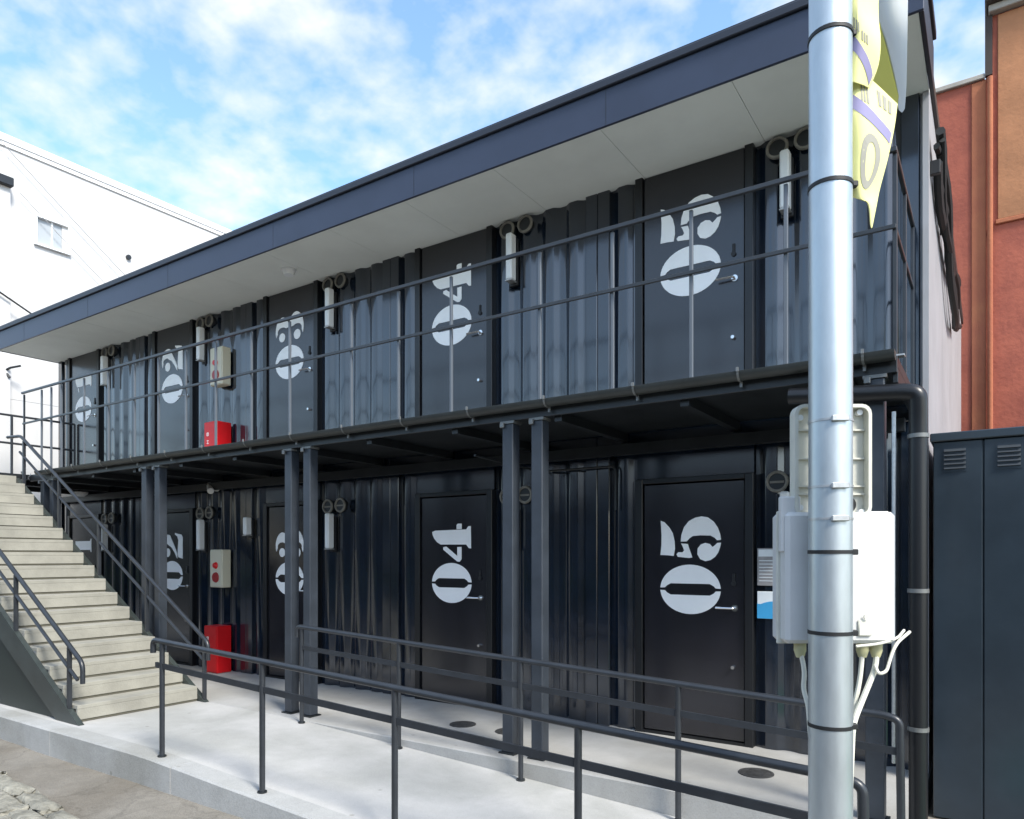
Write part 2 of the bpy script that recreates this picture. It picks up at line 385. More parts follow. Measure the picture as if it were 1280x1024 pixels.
# ------------------------------------------------------------------ container building
PITCH = 2.5; XR = -0.42; ST = 2.6; DECK = 2.62
B = thing('container_building', (-6.67, 1.5, 0), 'black two-storey shipping container building with numbered doors and balcony', 'building')
OFF = Vector((6.67, -1.5, 0))
def bpart(m, name, mt, parent=None, **k):
    o = m.build(name, mt, parent if parent is not None else B, **k)
    if parent is None: o.location = OFF
    return o
def corrugated(x0, x1, z0, z1, y=0.0):
    """trapezoid corrugation, crests at y-0.018, valleys at y+0.018"""
    per, n = .278, max(1, round((x1-x0)/.278)); per = (x1-x0)/n
    raw = [(x0, .019)]
    for i in range(n):
        b = x0 + i*per
        raw += [(b+.13*per, .019), (b+.34*per, -.019), (b+.66*per, -.019), (b+.87*per, .019)]
    raw.append((x1, .019))
    pts = [raw[0]]
    for i in range(1, len(raw)-1):
        for j, s_ in ((i-1, .011), (i-1, .004), (i+1, .004), (i+1, .011)):
            dx, dy = raw[j][0]-raw[i][0], raw[j][1]-raw[i][1]; l = math.hypot(dx, dy); s2 = min(s_, l*.3)
            k = .0012 if s_ < .005 else 0.0
            pts.append((raw[i][0]+dx/l*s2, raw[i][1]+dy/l*s2 + (k if raw[i][1] < 0 else -k)))
    pts.append(raw[-1])
    m = MB()
    for px, py in pts: m.v += [(px, y+py, z0), (px, y+py, z1), (px, y+.09, z0), (px, y+.09, z1)]
    for i in range(len(pts)-1):
        a = i*4; b = a+4
        m.f += [(a, b, b+1, a+1), (a+2, a+3, b+3, b+2), (a+1, b+1, b+3, a+3), (a, a+2, b+2, b)]
    l = len(pts)*4-4; m.f += [(0, 1, 3, 2), (l, l+2, l+3, l+1)]
    m.sm = True; return m
def door(k, fl):
    x0 = -2.5 - PITCH*k; z0 = 0.03 if fl == 0 else DECK+.03; zt = z0 + 2.07
    d = MB(); d.box(x0+.03, x0+.875, -.030, .012, z0, zt, .004)
    do = bpart(d, 'door', 'door_paint')
    f = MB(); f.box(x0-.045, x0+.022, -.055, .03, z0-.03, zt+.05, .004); f.box(x0+.883, x0+.95, -.055, .03, z0-.03, zt+.05, .004)
    f.box(x0+.024, x0+.881, -.053, .028, zt+.010, zt+.052, .004); f.box(x0+.024, x0+.881, -.05, .03, z0-.029, z0-.006)
    f.build('door_frame', 'frame_paint', do)
    nm = number_mesh(5-k); no = nm.build('door_number', 'number_white', do, smooth=False)
    no.location = (x0+.433, -.0315, z0 + 1.195)
    h = MB(); hx, hz = x0+.80, z0+1.055
    h.disc((hx, -.0302, hz), .026, (0, -1, 0), .010, 16); h.tube(rounded([(hx, -.039, hz), (hx, -.075, hz), (hx-.14, -.078, hz)], .02, 4), .009, 8)
    h.build('door_handle', 'chrome', do)
    l = MB(); l.disc((hx-.008, -.0302, z0+1.25), .02, (0, -1, 0), .012, 14); l.box(hx-.018, hx+.004, -.040, -.0302, z0+1.265, z0+1.33, .003)
    l.build('lock', 'black', do)
    kb = MB(); kb.disc((hx-.01, -.0302, z0+.585), .018, (0, -1, 0), .03, 14, .014); kb.build('door_stop', 'chrome', do)
    # flat panel over the door
    p = MB(); z1 = ST-.16 if fl == 0 else 5.0
    p.box(x0-.04, x0+.945, -.012, .03, zt+.056, z1-.002); bpart(p, 'header_panel', 'navy')
def vent(x, z):
    m = MB(); c = Vector((x, -.02, z)); n = 20
    # hood ring: torus-like collar + tilted cowl
    pts = [(x + .074*math.cos(2*math.pi*i/n), -.058, z + .074*math.sin(2*math.pi*i/n)) for i in range(n)]
    m.disc((x, .0, z), .072, (0, -1, 0), .052, n)
    v = bpart(m, 'vent_hood', 'dark_steel')
    r = MB()
    for i in range(n):
        a = 2*math.pi*i/n; ca, sa = math.cos(a), math.sin(a)
        r.v += [(x+.086*ca, -.052, z+.086*sa), (x+.080*ca, -.068, z+.080*sa), (x+.064*ca, -.068, z+.064*sa), (x+.062*ca, -.0525, z+.062*sa)]
    for i in range(n):
        a = i*4; b = ((i+1) % n)*4
        for q in range(4): r.f.append((a+q, b+q, b+(q+1) % 4, a+(q+1) % 4))
    r.build('vent_ring', 'vent_metal', v, smooth=True)
    if z < 3: s = MB(); s.box(x-.052, x+.052, -.064, -.056, z-.012, z+.004); s.build('vent_slat', 'vent_metal', v)
def build_containers():
    for fl in (0, 1):
        z0, z1 = (0.0, ST-.16) if fl == 0 else (DECK-.01, 5.02)
        for k in range(5):
            xa = XR - PITCH*(k+1); xb = XR - PITCH*k; dx = -2.5-PITCH*k
            for (a, b) in ((xa+.002, xa+.118), (xb-.118, xb-.002)):
                m = MB(); m.box(a, b, -.026, .12, z0, z1-.001, .006); bpart(m, 'corner_post', 'navy')
            bpart(corrugated(xa+.120, dx-.047, z0+.002, z1-.003), 'corrugated_panel', 'navy')
            bpart(corrugated(dx+.952, xb-.120, z0+.002, z1-.003), 'corrugated_panel', 'navy')
            door(k, fl)
            zv = 2.07 if fl == 0 else 4.625
            vent(-1.37-PITCH*k, zv); vent(-1.165-PITCH*k, zv+.008)
            # bottom and top rails of the container
            if fl == 0:
                m = MB(); m.box(xa+.002, xb-.002, -.035, .12, ST-.158, ST-.012, .006); bpart(m, 'top_rail', 'navy')
    # body volume behind the front (sides, back, roof)
    m = MB(); m.box(XR-5*PITCH+.001, XR-.001, .121, 6.5, 0.0, 5.05); bpart(m, 'container_body', 'navy')
    # right hand gable cladding in upright sheets, pale grey
    y = .0
    while y < 6.4:
        m = MB(); y2 = min(y+.91, 6.48); m.box(XR+.002, XR+.045, y+.003, y2-.003, -.2, 4.86); bpart(m, 'side_panel', 'grey_clad'); y = y2
    m = MB(); m.box(XR+.018, XR+.055, -.028, -.002, -.1, 4.72); bpart(m, 'corner_trim', 'grey_clad')
    m = MB(); m.box(XR-.03, XR+.07, -.01, 6.55, 4.862, 4.95); bpart(m, 'side_eave', 'dark_steel')
    # left gable
    m = MB(); m.box(XR-5*PITCH-.03, XR-5*PITCH-.002, .0, 6.5, 0, 5.0); bpart(m, 'end_wall', 'navy')
build_containers()

def build_deck():
    d = MB(); d.box(-12.9, -.44, -1.215, -.06, 2.555, DECK, .004); d.box(-12.4, -11.05, -2.62, -1.217, 2.555, DECK, .004)
    bpart(d, 'balcony_deck', 'dark_steel')
    d = MB(); d.box(-12.88, -.46, -1.15, -.064, DECK+.001, DECK+.004); bpart(d, 'bounce_sheet', 'platform')  # unseen pale sheet, added to bounce light up to the soffit and doors
    e = MB(); e.box(-10.98, -.44, -1.245, -1.217, 2.522, 2.612, .003); bpart(e, 'edge_beam', 'dark_steel')
    e = MB(); e.box(-.466, -.438, -1.214, -.04, 2.47, 2.553, .003); bpart(e, 'end_beam', 'dark_steel')
    for i in range(13):
        x = -.72 - .96*i; j = MB(); j.box(x-.03, x+.03, -1.2, -.05, 2.485, 2.553); bpart(j, 'deck_joist', 'dark_steel')
    for y in (-.13,):
        j = MB(); j.box(-12.8, -.5, y-.035, y+.035, 2.36, 2.449); bpart(j, 'deck_bearer', 'dark_steel')
    # gutter: half-round with thickness, dark olive
    g = MB(); n = 10; r0, r1 = .052, .047; yc, zc = -1.302, 2.628; xs = [-12.6 + i*.5 for i in range(25)]; xs = [x for x in xs if x < -.5] + [-.45]
    xs = [x for x in xs if x > -11.0]
    for x in xs:
        for k in range(n+1):
            a = math.pi + math.pi*k/n; g.v.append((x, yc+r0*math.cos(a), zc+r0*math.sin(a)))
        for k in range(n+1):
            a = 2*math.pi - math.pi*k/n; g.v.append((x, yc+r1*math.cos(a), zc+r1*math.sin(a)))
    q = 2*(n+1)
    for i in range(len(xs)-1):
        for k in range(q): g.f.append((i*q+k, i*q+(k+1) % q, (i+1)*q+(k+1) % q, (i+1)*q+k))
    g.f += [tuple(range(q)), tuple((len(xs)-1)*q+k for k in range(q))]; g.sm = True
    go = bpart(g, 'gutter', 'gutter')
    c = MB(); c.prism([(-.449, yc+.052*math.cos(math.pi+math.pi*k/n), zc+.052*math.sin(math.pi+math.pi*k/n)) for k in range(n+1)], None, (.006, 0, 0)); c.build('gutter_end', 'gutter', go)
    for i in range(16):
        x = -.60 - .69*i
        h = MB(); pr = [(yc+.058*math.cos(math.pi+math.pi*k/8), zc+.058*math.sin(math.pi+math.pi*k/8)) for k in range(9)]
        for s in (-.007, .007):
            for (yy, zz) in pr: h.v.append((x+s, yy, zz))
            for (yy, zz) in reversed(pr): h.v.append((x+s, yc+(yy-yc)*.93, zc+(zz-zc)*.93))
        for k in range(17): h.f.append((k, k+1, 18+k+1, 18+k))
        h.box(x-.007, x+.007, yc-.064, yc-.052, zc-.006, zc+.020); h.box(x-.008, x+.008, yc+.020, yc+.032, zc-.085, zc-.04)
        h.build('gutter_clip', 'clip_metal', go)
    # paired columns
    for xl in (-8.15, -7.88, -5.63, -5.365, -3.10, -2.84, -.60, -10.65, -10.39):
        m = MB(); s = .098
        m.box(xl, xl+s, -1.255, -1.255+s, .012, 2.50, .006); co = bpart(m, 'column', 'column_paint')
        b = MB(); b.box(xl-.02, xl+s+.02, -1.275, -1.255+s+.02, .0, .0118); b.build('base_plate', 'dark_steel', co)
        b = MB(); b.box(xl-.012, xl+s+.012, -1.262, -1.25+s, 2.5005, 2.52); b.box(xl-.004, xl+.03, -1.285, -1.264, 2.47, 2.51, .004); b.build('cap_plate', 'clip_metal', co)
    # canopy over the balcony
    xl, xr = -12.97, -.335
    f = MB(); f.box(xl, xr, -.905, -.88, 4.715, 4.99, .003); fo = bpart(f, 'fascia', 'fascia')
    for x in (-2.4, -4.3, -6.25, -8.2, -10.11, -12.0):
        j = MB(); j.box(x-.0022, x+.0022, -.9065, -.9052, 4.717, 4.988); j.build('fascia_joint', 'roof_edge', fo)
    f = MB(); f.box(xl-.012, xr+.012, -.93, -.84, 4.992, 5.05, .006); bpart(f, 'roof_edge', 'roof_edge')
    f = MB(); f.box(xl, xl+.025, -.878, .0, 4.715, 5.0, .003); f.box(xr-.025, xr, -.878, -.03, 4.715, 5.0, .003); bpart(f, 'side_fascia', 'roof_edge')
    f = MB(); f.box(xl+.03, xr-.03, -.87, 6.5, 5.055, 5.10); bpart(f, 'roof_sheet', 'roof_edge')
    f = MB(); f.box(xr-.015, xr+.02, -.83, -.10, 5.003, 5.06, .004); bpart(f, 'verge_trim', 'roof_edge')
    xs = [xl+.027] + sorted([-1.47-.993*i for i in range(11)]) + [xr-.027]
    for a, b in zip(xs[:-1], xs[1:]):
        s = MB(); s.box(a+.002, b-.002, -.877, .03, 4.722, 4.736); bpart(s, 'soffit_panel', 'soffit')
    # drain pipe: collector under the deck end and downpipe
    p = MB(); y = -1.30
    p.tube(rounded([(-1.0, y, 2.445), (-.40, y, 2.395), (-.335, y, 2.38), (-.335, y+.02, 2.2), (-.335, y+.02, STREET+.01)], .12, 8), .047, 14)
    po = bpart(p, 'downpipe', 'frame_paint')
    for z in (2.14, 1.3, .55):
        c = MB(); c.disc((-.335, y+.02, z), .053, (0, 0, 1), .022, 16); c.box(-.34, -.33, y+.07, y+.11, z, z+.022); c.build('pipe_clamp', 'clip_metal', po)
    c = MB(); c.tube([(-.455, -1.262, 0.35), (-.455, -1.262, 2.30)], .011, 8); bpart(c, 'conduit', 'zinc')
    c = MB(); c.tube(rounded([(-2.72, -.07, 1.9), (-2.72, -.07, 2.28), (-3.4, -.07, 2.28)], .05, 4), .010, 8); bpart(c, 'conduit', 'dark_steel')
    c = MB(); c.tube(rounded([(-3.55, -.07, 1.95), (-3.55, -.07, 2.30), (-3.55, -1.0, 2.33)], .05, 4), .010, 8); bpart(c, 'conduit', 'dark_steel')
build_deck()

# cables strapped along the pale gable
def build_gable_cables():
    t = thing('cable_bundle', (XR+.06, 1.4, 4.2), 'black cables sagging along the pale grey side wall', 'cables')
    for i in range(6):
        y0 = .16 + .05*i; pts = []
        for k in range(15):
            s = k/14; y = .18 + 3.2*s + .03*i
            z = 4.42 - .10*i*s + .12*math.sin(s*7+i*1.3) - .25*math.sin(s*math.pi)*(.4+.25*i/5)
            pts.append((.03 + .012*(i % 3) + .01*math.sin(k+i), y-1.4, z-4.2))
        m = MB(); m.tube(pts, .022 + .010*(i % 2), 7); m.build('cable', 'rubber', t)
    for y in (.25, .75, 1.4, 2.1, 2.9):
        m = MB(); m.box(-.014, .05, y-1.42, y-1.38, .05, .15, .004); m.build('bracket', 'black', t)
build_gable_cables()

# ------------------------------------------------------------------ balcony railing
def build_railing():
    t = thing('balcony_railing', (-6, -1.19, DECK), 'thin dark metal railing along the upper balcony edge', 'railing')
    o = Vector((-6, -1.19, DECK))
    def part(m, n, mt, par=None):
        m.v = [tuple(Vector(p)-o) for p in m.v]; return m.build(n, mt, par or t)
    m = MB(); m.box(-11.355, -.445, -1.206, -1.180, 3.775, 3.805, .004); m.box(-.471, -.445, -1.179, -.05, 3.775, 3.805, .004); part(m, 'top_rail', 'rail_steel')
    m = MB(); m.box(-11.33, -.45, -1.200, -1.182, 3.345, 3.370, .003); m.box(-.469, -.45, -1.181, -.05, 3.345, 3.370, .003); part(m, 'mid_rail', 'rail_steel')
    for x in (-.458, -1.05, -1.647, -2.218, -2.816, -3.662, -4.24, -4.813, -5.658, -6.249, -6.85, -7.40, -7.94, -8.451, -9.05, -9.65, -10.25, -10.535, -10.812, -11.342):
        p = MB(); p.box(x-.012, x+.012, -1.179, -1.157, DECK+.012, 3.774, .003); po = part(p, 'post', 'rail_pale' if -11 < x < -.6 else 'rail_steel')
        f = MB(); f.box(x-.05, x+.05, -1.205, -1.145, DECK+.001, DECK+.0118, .002); part(f, 'foot_plate', 'zinc', po)
    for y in (-.62, -.08):
        p = MB(); p.box(-.47, -.448, y-.012, y+.012, DECK+.012, 3.774, .003); part(p, 'post', 'rail_steel')
build_railing()
def build_landing_rail():
    t = thing('landing_railing', (-12.3, -1.3, DECK), 'grey metal railing closing the far end of the stair landing', 'railing')
    for z in (3.62, 3.2):
        m = MB(); m.tube([(0, -1.28, z-DECK), (0, 1.24, z-DECK)], .017, 8); m.build('rail', 'rail_steel', t)
    for y in (-1.28, -.4, .35, 1.24):
        m = MB(); m.box(-.015, .015, y-.015, y+.015, .001, 1.0, .003); m.build('post', 'rail_steel', t)
    t2 = thing('landing_railing', (-11.7, -2.6, DECK), 'short metal railing on the street side of the stair landing', 'railing')
    for z in (1.0, .58):
        m = MB(); m.tube([(-.58, 0, z), (.62, 0, z)], .017, 8); m.build('rail', 'rail_steel', t2)
    for x in (-.58, .62):
        m = MB(); m.box(x-.015, x+.015, -.015, .015, .001, 1.0, .003); m.build('post', 'rail_steel', t2)
build_landing_rail()

# ------------------------------------------------------------------ staircase
def build_stairs():
    X0 = -6.83; NR = 17; rise = DECK/NR; run = (11.02-6.83)/(NR-1); ya, yb = -2.565, -1.395
    t = thing('staircase', (X0, -1.98, 0), 'straight outdoor staircase with pale concrete treads and dark steel sides', 'stairs')
    o = Vector((X0, -1.98, 0))
    def part(m, n, mt, par=None):
        m.v = [tuple(Vector(p)-o) for p in m.v]; return m.build(n, mt, par or t)
    for i in range(NR):
        x = X0 - run*i; z = rise*(i+1)
        r = MB(); r.box(x-.028, x-.0015, ya, yb, z-rise+.024, z-.0352); part(r, 'riser', 'tread')
        r = MB(); r.box(x-.027, x-.010, ya, yb, z-rise+.001, z-rise+.0235); part(r, 'back_plate', 'stair_gap')
        if i < NR-1:
            s = MB(); s.box(x-run-.016, x, ya, yb, z-.035, z, .0025); part(s, 'tread', 'tread')
    # stringers: parallelogram plates + flange
    sl = rise/run
    for (y0, y1, lab) in ((-2.615, -2.567, 0), (-1.393, -1.345, 1)):
        def zt(x): return (X0-x)*sl + .10
        xs0, xs1 = X0+.05, -11.05
        dep = .30
        poly = [(X0+.13, .001), (xs1, zt(xs1)-.02), (xs1, zt(xs1)-dep-.05), (X0-.30, .001)]
        m = MB(); m.prism([(px, y0, pz) for px, pz in poly], None, (0, y1-y0, 0)); part(m, 'stringer', 'stringer')
    # closing plate below the outer stringer
    m = MB(); m.prism([(X0-.36, -2.585, .0015), (-11.0, -2.585, (11.0+X0)*sl-.30), (-11.0, -2.585, .0015)], None, (0, .012, 0)); part(m, 'side_plate', 'stair_panel')
    # handrails
    def rail(y, posts, h1, h2, nm):
        L0 = X0+.12
        def z(x, h): return (X0-x)*sl + h
        m = MB(); m.tube(rounded([(L0+.03, y, z(L0, h1)-.20), (L0+.03, y, z(L0, h1)-.02), (-10.95, y, z(-10.95, h1)), (-11.35, y, z(-10.95, h1)+.02)], .07, 5), .021, 10); ro = part(m, 'handrail', 'rail_steel')
        m = MB(); m.tube([(L0-.06, y, z(L0-.06, h2)), (-10.98, y, z(-10.98, h2))], .016, 8); part(m, 'lower_rail', 'rail_steel')
        for x in posts:
            m = MB(); m.box(x-.017, x+.017, y-.017, y+.017, max(.001, (X0-x)*sl+.04), z(x, h1)-.015, .003); part(m, 'post', 'rail_steel')
    rail(-1.369, (X0+.085, -7.83, -8.867, -9.862, -10.85), .70, .47, 'inner')
    rail(-2.591, (X0+.03-.12, -8.0, -9.1, -10.2, -10.95), .64, .43, 'outer')
build_stairs()

# ------------------------------------------------------------------ ramp handrails
def ramp_rail(y, label, xl, end_drop):
    t = thing('ramp_handrail', (-2.8, y, 0), label, 'handrail')
    def hz(x): return .862 - .0457*(x+5.25)
    xr = -.46; o = Vector((-2.8, y, 0))
    def part(m, n, mt, par=None):
        m.v = [tuple(Vector(p)-o) for p in m.v]; return m.build(n, mt, par or t)
    m = MB(); m.tube(rounded([(xl, y, hz(xl)-.10), (xl, y, hz(xl)), (xr-.02, y, hz(xr)), (xr+.05, y, hz(xr)-.02), (xr+.06, y, rampz(xr)-.0+.012)], .085, 6), .021, 12); part(m, 'top_rail', 'rail_steel')
    m = MB(); a, b = xl+.04, xr+.04
    m.v += [(a, y-.008, hz(a)-.205), (a, y+.008, hz(a)-.205), (a, y+.008, hz(a)-.165), (a, y-.008, hz(a)-.165), (b, y-.008, hz(b)-.205), (b, y+.008, hz(b)-.205), (b, y+.008, hz(b)-.165), (b, y-.008, hz(b)-.165)]
    m.f += [(0,3,2,1),(4,5,6,7),(0,1,5,4),(1,2,6,5),(2,3,7,6),(3,0,4,7)]; part(m, 'mid_rail', 'rail_steel')
    for x in (-5.18, -4.0, -2.82, -1.64):
        p = MB(); p.tube([(x, y+.001, rampz(x)+.008), (x, y+.001, hz(x)-.012)], .019, 10); po = part(p, 'post', 'rail_steel')
        f = MB(); f.disc((x, y, rampz(x)-.004), .032, (0, 0, 1), .013, 14); part(f, 'foot_plate', 'dark_steel', po)
ramp_rail(-2.735, 'dark tubular handrail along the street kerb side of the ramp', -5.30, .2)
ramp_rail(-1.425, 'dark tubular handrail between the ramp and the doors walkway', -5.24, .2)

# ------------------------------------------------------------------ small wall fittings
def wall_light(k, fl, h=.44, xo=0.0, label=None):
    x = -1.30 - PITCH*k + xo; z = (4.115 if fl else 1.545) + (.44-h)
    fn = ['ground floor', 'upper'][fl]
    t = thing('wall_light', (x, -.035, z), label or 'white slim wall light to the right of the %s door numbered zero %s' % (fn, ['five', 'four', 'three', 'two', 'one'][k]), 'wall light', None)
    m = MB(); m.box(-.045, .045, -.012, .02, -.035, h-.03, .003); m.build('back_plate', 'black', t)
    m = MB(); m.box(-.034, .034, -.105, -.0125, 0, h, .012); m.build('diffuser', 'lamp_white', t)
    m = MB(); m.box(-.036, .036, -.107, -.0125, -.012, -.001, .003); m.build('end_cap', 'zinc', t)
for k in range(5):
    wall_light(k, 1); wall_light(k, 0, .40)
wall_light(2, 0, .22, -1.50, 'short white wall lamp to the left of ground floor door 03')
for fl in (0, 1):
    zb = 0.002 if fl == 0 else DECK+.002; fn = ['ground floor walkway', 'upper balcony'][fl]
    t = thing('fire_alarm_box', (-8.35, -.032, zb+1.09), 'beige fire alarm box with round red button above the %s red box' % fn, 'alarm box')
    m = MB(); m.box(-.13, .13, -.13, 0, 0, .49, .008); bo = m.build('case', 'beige', t)
    m = MB(); m.box(-.118, .118, -.134, -.1305, .012, .478); m.build('cover_plate', 'beige', bo)
    m = MB(); m.disc((-.0, -.1345, .13), .068, (0, -1, 0), .016, 20, .06); m.build('button', 'red_dark', t)
    m = MB(); m.disc((-.0, -.1345, .285), .045, (0, -1, 0), .03, 18, .03); m.build('indicator_lamp', 'red', t)
    t = thing('extinguisher_box', (-8.33, -.045, zb), 'red metal fire extinguisher cabinet standing on the %s' % fn, 'extinguisher box')
    m = MB(); m.box(-.14, .14, -.21, 0, 0.0, .60, .008); m.build('case', 'red', t)
    m = MB(); m.box(-.125, .125, -.216, -.2105, .02, .58, .003); d = m.build('cabinet_door', 'red', t)
    for i, z in enumerate((.44, .34, .24)):     # three white characters, drawn as stroke blocks
        g = MB(); w2 = .022
        g.box(-.05-w2, -.05+w2, -.2185, -.2163, z+.014, z+.020); g.box(-.05-w2, -.05+w2, -.2185, -.2163, z-.020, z-.014)
        g.box(-.053, -.047, -.2188, -.2164, z-.026, z+.026)
        if i != 1: g.box(-.05-w2, -.05-w2+.006, -.2187, -.2165, z-.019, z+.019); g.box(-.05+w2-.006, -.05+w2, -.2187, -.2165, z-.019, z+.019)
        g.build('lettering', 'number_white', d)
def build_misc_fittings():
    t = thing('security_camera', (-8.5, -.04, 2.40), 'small white security camera under the balcony above door 02', 'camera')
    m = MB(); m.disc((0, 0, 0), .05, (0, -1, 0), .03, 16); m.build('mount', 'lamp_white', t)
    m = MB(); m.tube([(.0, -.03, .0), (.02, -.09, -.01)], .015, 8); m.build('arm', 'lamp_white', t)
    m = MB(); m.tube([(-.06, -.08, .035), (.09, -.16, -.06)], [.035, .042], 12); m.build('camera_body', 'lamp_white', t)
    t = thing('ceiling_lamp', (-11.265, -.45, 2.447), 'small round white lamp under the balcony near the stairs', 'lamp')
    m = MB(); m.disc((0, 0, 0), .10, (0, 0, -1), .03, 20, .09); m.build('base', 'lamp_white', t)
    m = MB(); m.disc((0, 0, -.0305), .085, (0, 0, -1), .03, 20, .05); m.build('diffuser', 'lamp_white', t)
    t = thing('soffit_lamp', (-6.573, -.441, 4.7215), 'round white lamp on the pale soffit above the balcony', 'lamp')
    m = MB(); m.disc((0, 0, 0), .085, (0, 0, -1), .02, 22); m.build('base', 'lamp_white', t)
    m = MB(); m.disc((0, 0, -.0205), .075, (0, 0, -1), .045, 22, .055); m.build('diffuser', 'lamp_white', t)
    for (x, y, lb) in ((-3.914, -.69, 'round dark drain cover set in the walkway by door 04'), (-3.43, -.675, 'round dark drain cover on the walkway beside the column pair'), (-1.354, -.70, 'round dark drain cover in the walkway in front of door 05')):
        t = thing('drain_cover', (x, y, 0.0), lb, 'drain cover')
        m = MB(); n = 28
        for i in range(n):
            a = 2*math.pi*i/n; c, s = math.cos(a), math.sin(a)
            m.v += [(.118*c, .118*s, .0005), (.118*c, .118*s, .006), (.100*c, .100*s, .006), (.100*c, .100*s, .0005)]
        for i in range(n):
            a = i*4; b = ((i+1) % n)*4
            for q in range(4): m.f.append((a+q, b+q, b+(q+1) % 4, a+(q+1) % 4))
        m.build('rim', 'iron', t)
        m = MB(); m.disc((0, 0, .0005), .098, (0, 0, 1), .005, 24)
        for q in range(-3, 4): m.box(-.06, .06, q*.022-.004, q*.022+.004, .005, .0075)
        m.build('cover', 'iron', t)
    t = thing('wall_sign', (-1.41, -.04, 1.27), 'grey notice plate with white header on the wall by door 05', 'sign')
    m = MB(); m.box(-.11, .13, -.012, .015, 0, .29, .003); m.build('plate', 'sign_grey', t)
    m = MB(); m.box(-.10, .12, -.0145, -.0125, .225, .28); m.build('header', 'sign_white', t)
    m = MB()
    for i in range(7): m.box(-.095, .095 - .03*(i % 3), -.0142, -.0124, .19-.026*i, .196-.026*i)
    m.build('text_line', 'sign_white', t)
    t = thing('wall_sign', (-1.41, -.04, 1.015), 'white and blue notice plate under the grey plate', 'sign')
    m = MB(); m.box(-.11, .13, -.012, .015, 0, .21, .003); m.build('plate', 'sign_white', t)
    m = MB(); pts = [(-.11+.0005, -.0125, .001), (.1295, -.0125, .001), (.1295, -.0125, .10)] + [(.1295-.24*k/10, -.0125, .10+.035*math.sin(k/10*math.pi)) for k in range(1, 10)] + [(-.1095, -.0125, .115)]
    m.prism(pts, None, (0, -.002, 0)); m.build('blue_field', 'sign_blue', t)
    t = thing('dark_wall_fixture', (-14.94, -.05, 4.86), 'small dark bracket fixture on the white building wall', 'fixture')
    m = MB(); m.box(-.01, .02, -.06, .06, -.06, .06, .004); m.build('plate', 'dark_steel', t)
    m = MB(); m.tube([(.02, 0, 0), (.15, .05, .05), (.25, .18, .10)], .02, 8); m.tube([(.03, 0, 0), (.10, .06, -.12)], .025, 8); m.build('arm', 'dark_steel', t)
build_misc_fittings()

# ------------------------------------------------------------------ utility pole, boxes, cables, banner
PD = 2.5; POLE = Vector((0, CAMY, 0)) + FWD*PD + RGT*(398*PD/897)
def lc(px, py, d):   # local coordinates round the pole axis (x along the box face, y away from the street, z height)
    return Vector(((px-640)*d/897 - 398*PD/897, d-PD, CAMZ + (695-py)*d/897))
def rotd(o): o.rotation_euler = (0, 0, YAW); return o
def build_pole():
    t = rotd(thing('utility_pole', (POLE.x, POLE.y, STREET), 'tall galvanised steel utility pole at the ramp end with black straps', 'pole'))
    m = MB(); n = 28
    m.tube([(0, 0, 0), (0, 0, 2.0), (0, 0, 4.0), (0, 0, 6.2)], [.0725, .0715, .070, .068], n); m.build('shaft', 'galv', t)
    m = MB(); m.tube([(0, 0, 6.2), (0, 0, 6.24)], [.074, .05], n); m.build('cap', 'zinc', t)
    for py, tilt in ((30, .0), (222, .0), (690, 0), (793, 0), (912, .0)):
        z = CAMZ + (695-py)*(PD-.07)/897 - STREET
        b = MB(); b.tube([(0, 0, z-.0065), (0, 0, z+.0065)], .0742, n); bo = b.build('strap', 'rubber', t)
        b = MB(); b.box(.060, .082, -.035, -.012, z-.010, z+.010, .003); b.build('buckle', 'rubber', bo)
    for py in (523, 607, 648):
        z = CAMZ + (695-py)*(PD-.07)/897 - STREET
        b = MB(); b.tube([(0, 0, z-.004), (0, 0, z+.004)], .0737, n); bo = b.build('steel_band', 'zinc', t)
        b = MB(); b.box(-.03, .03, -.082, -.070, z-.010, z+.010, .003); b.build('band_lock', 'zinc', bo)
build_pole()
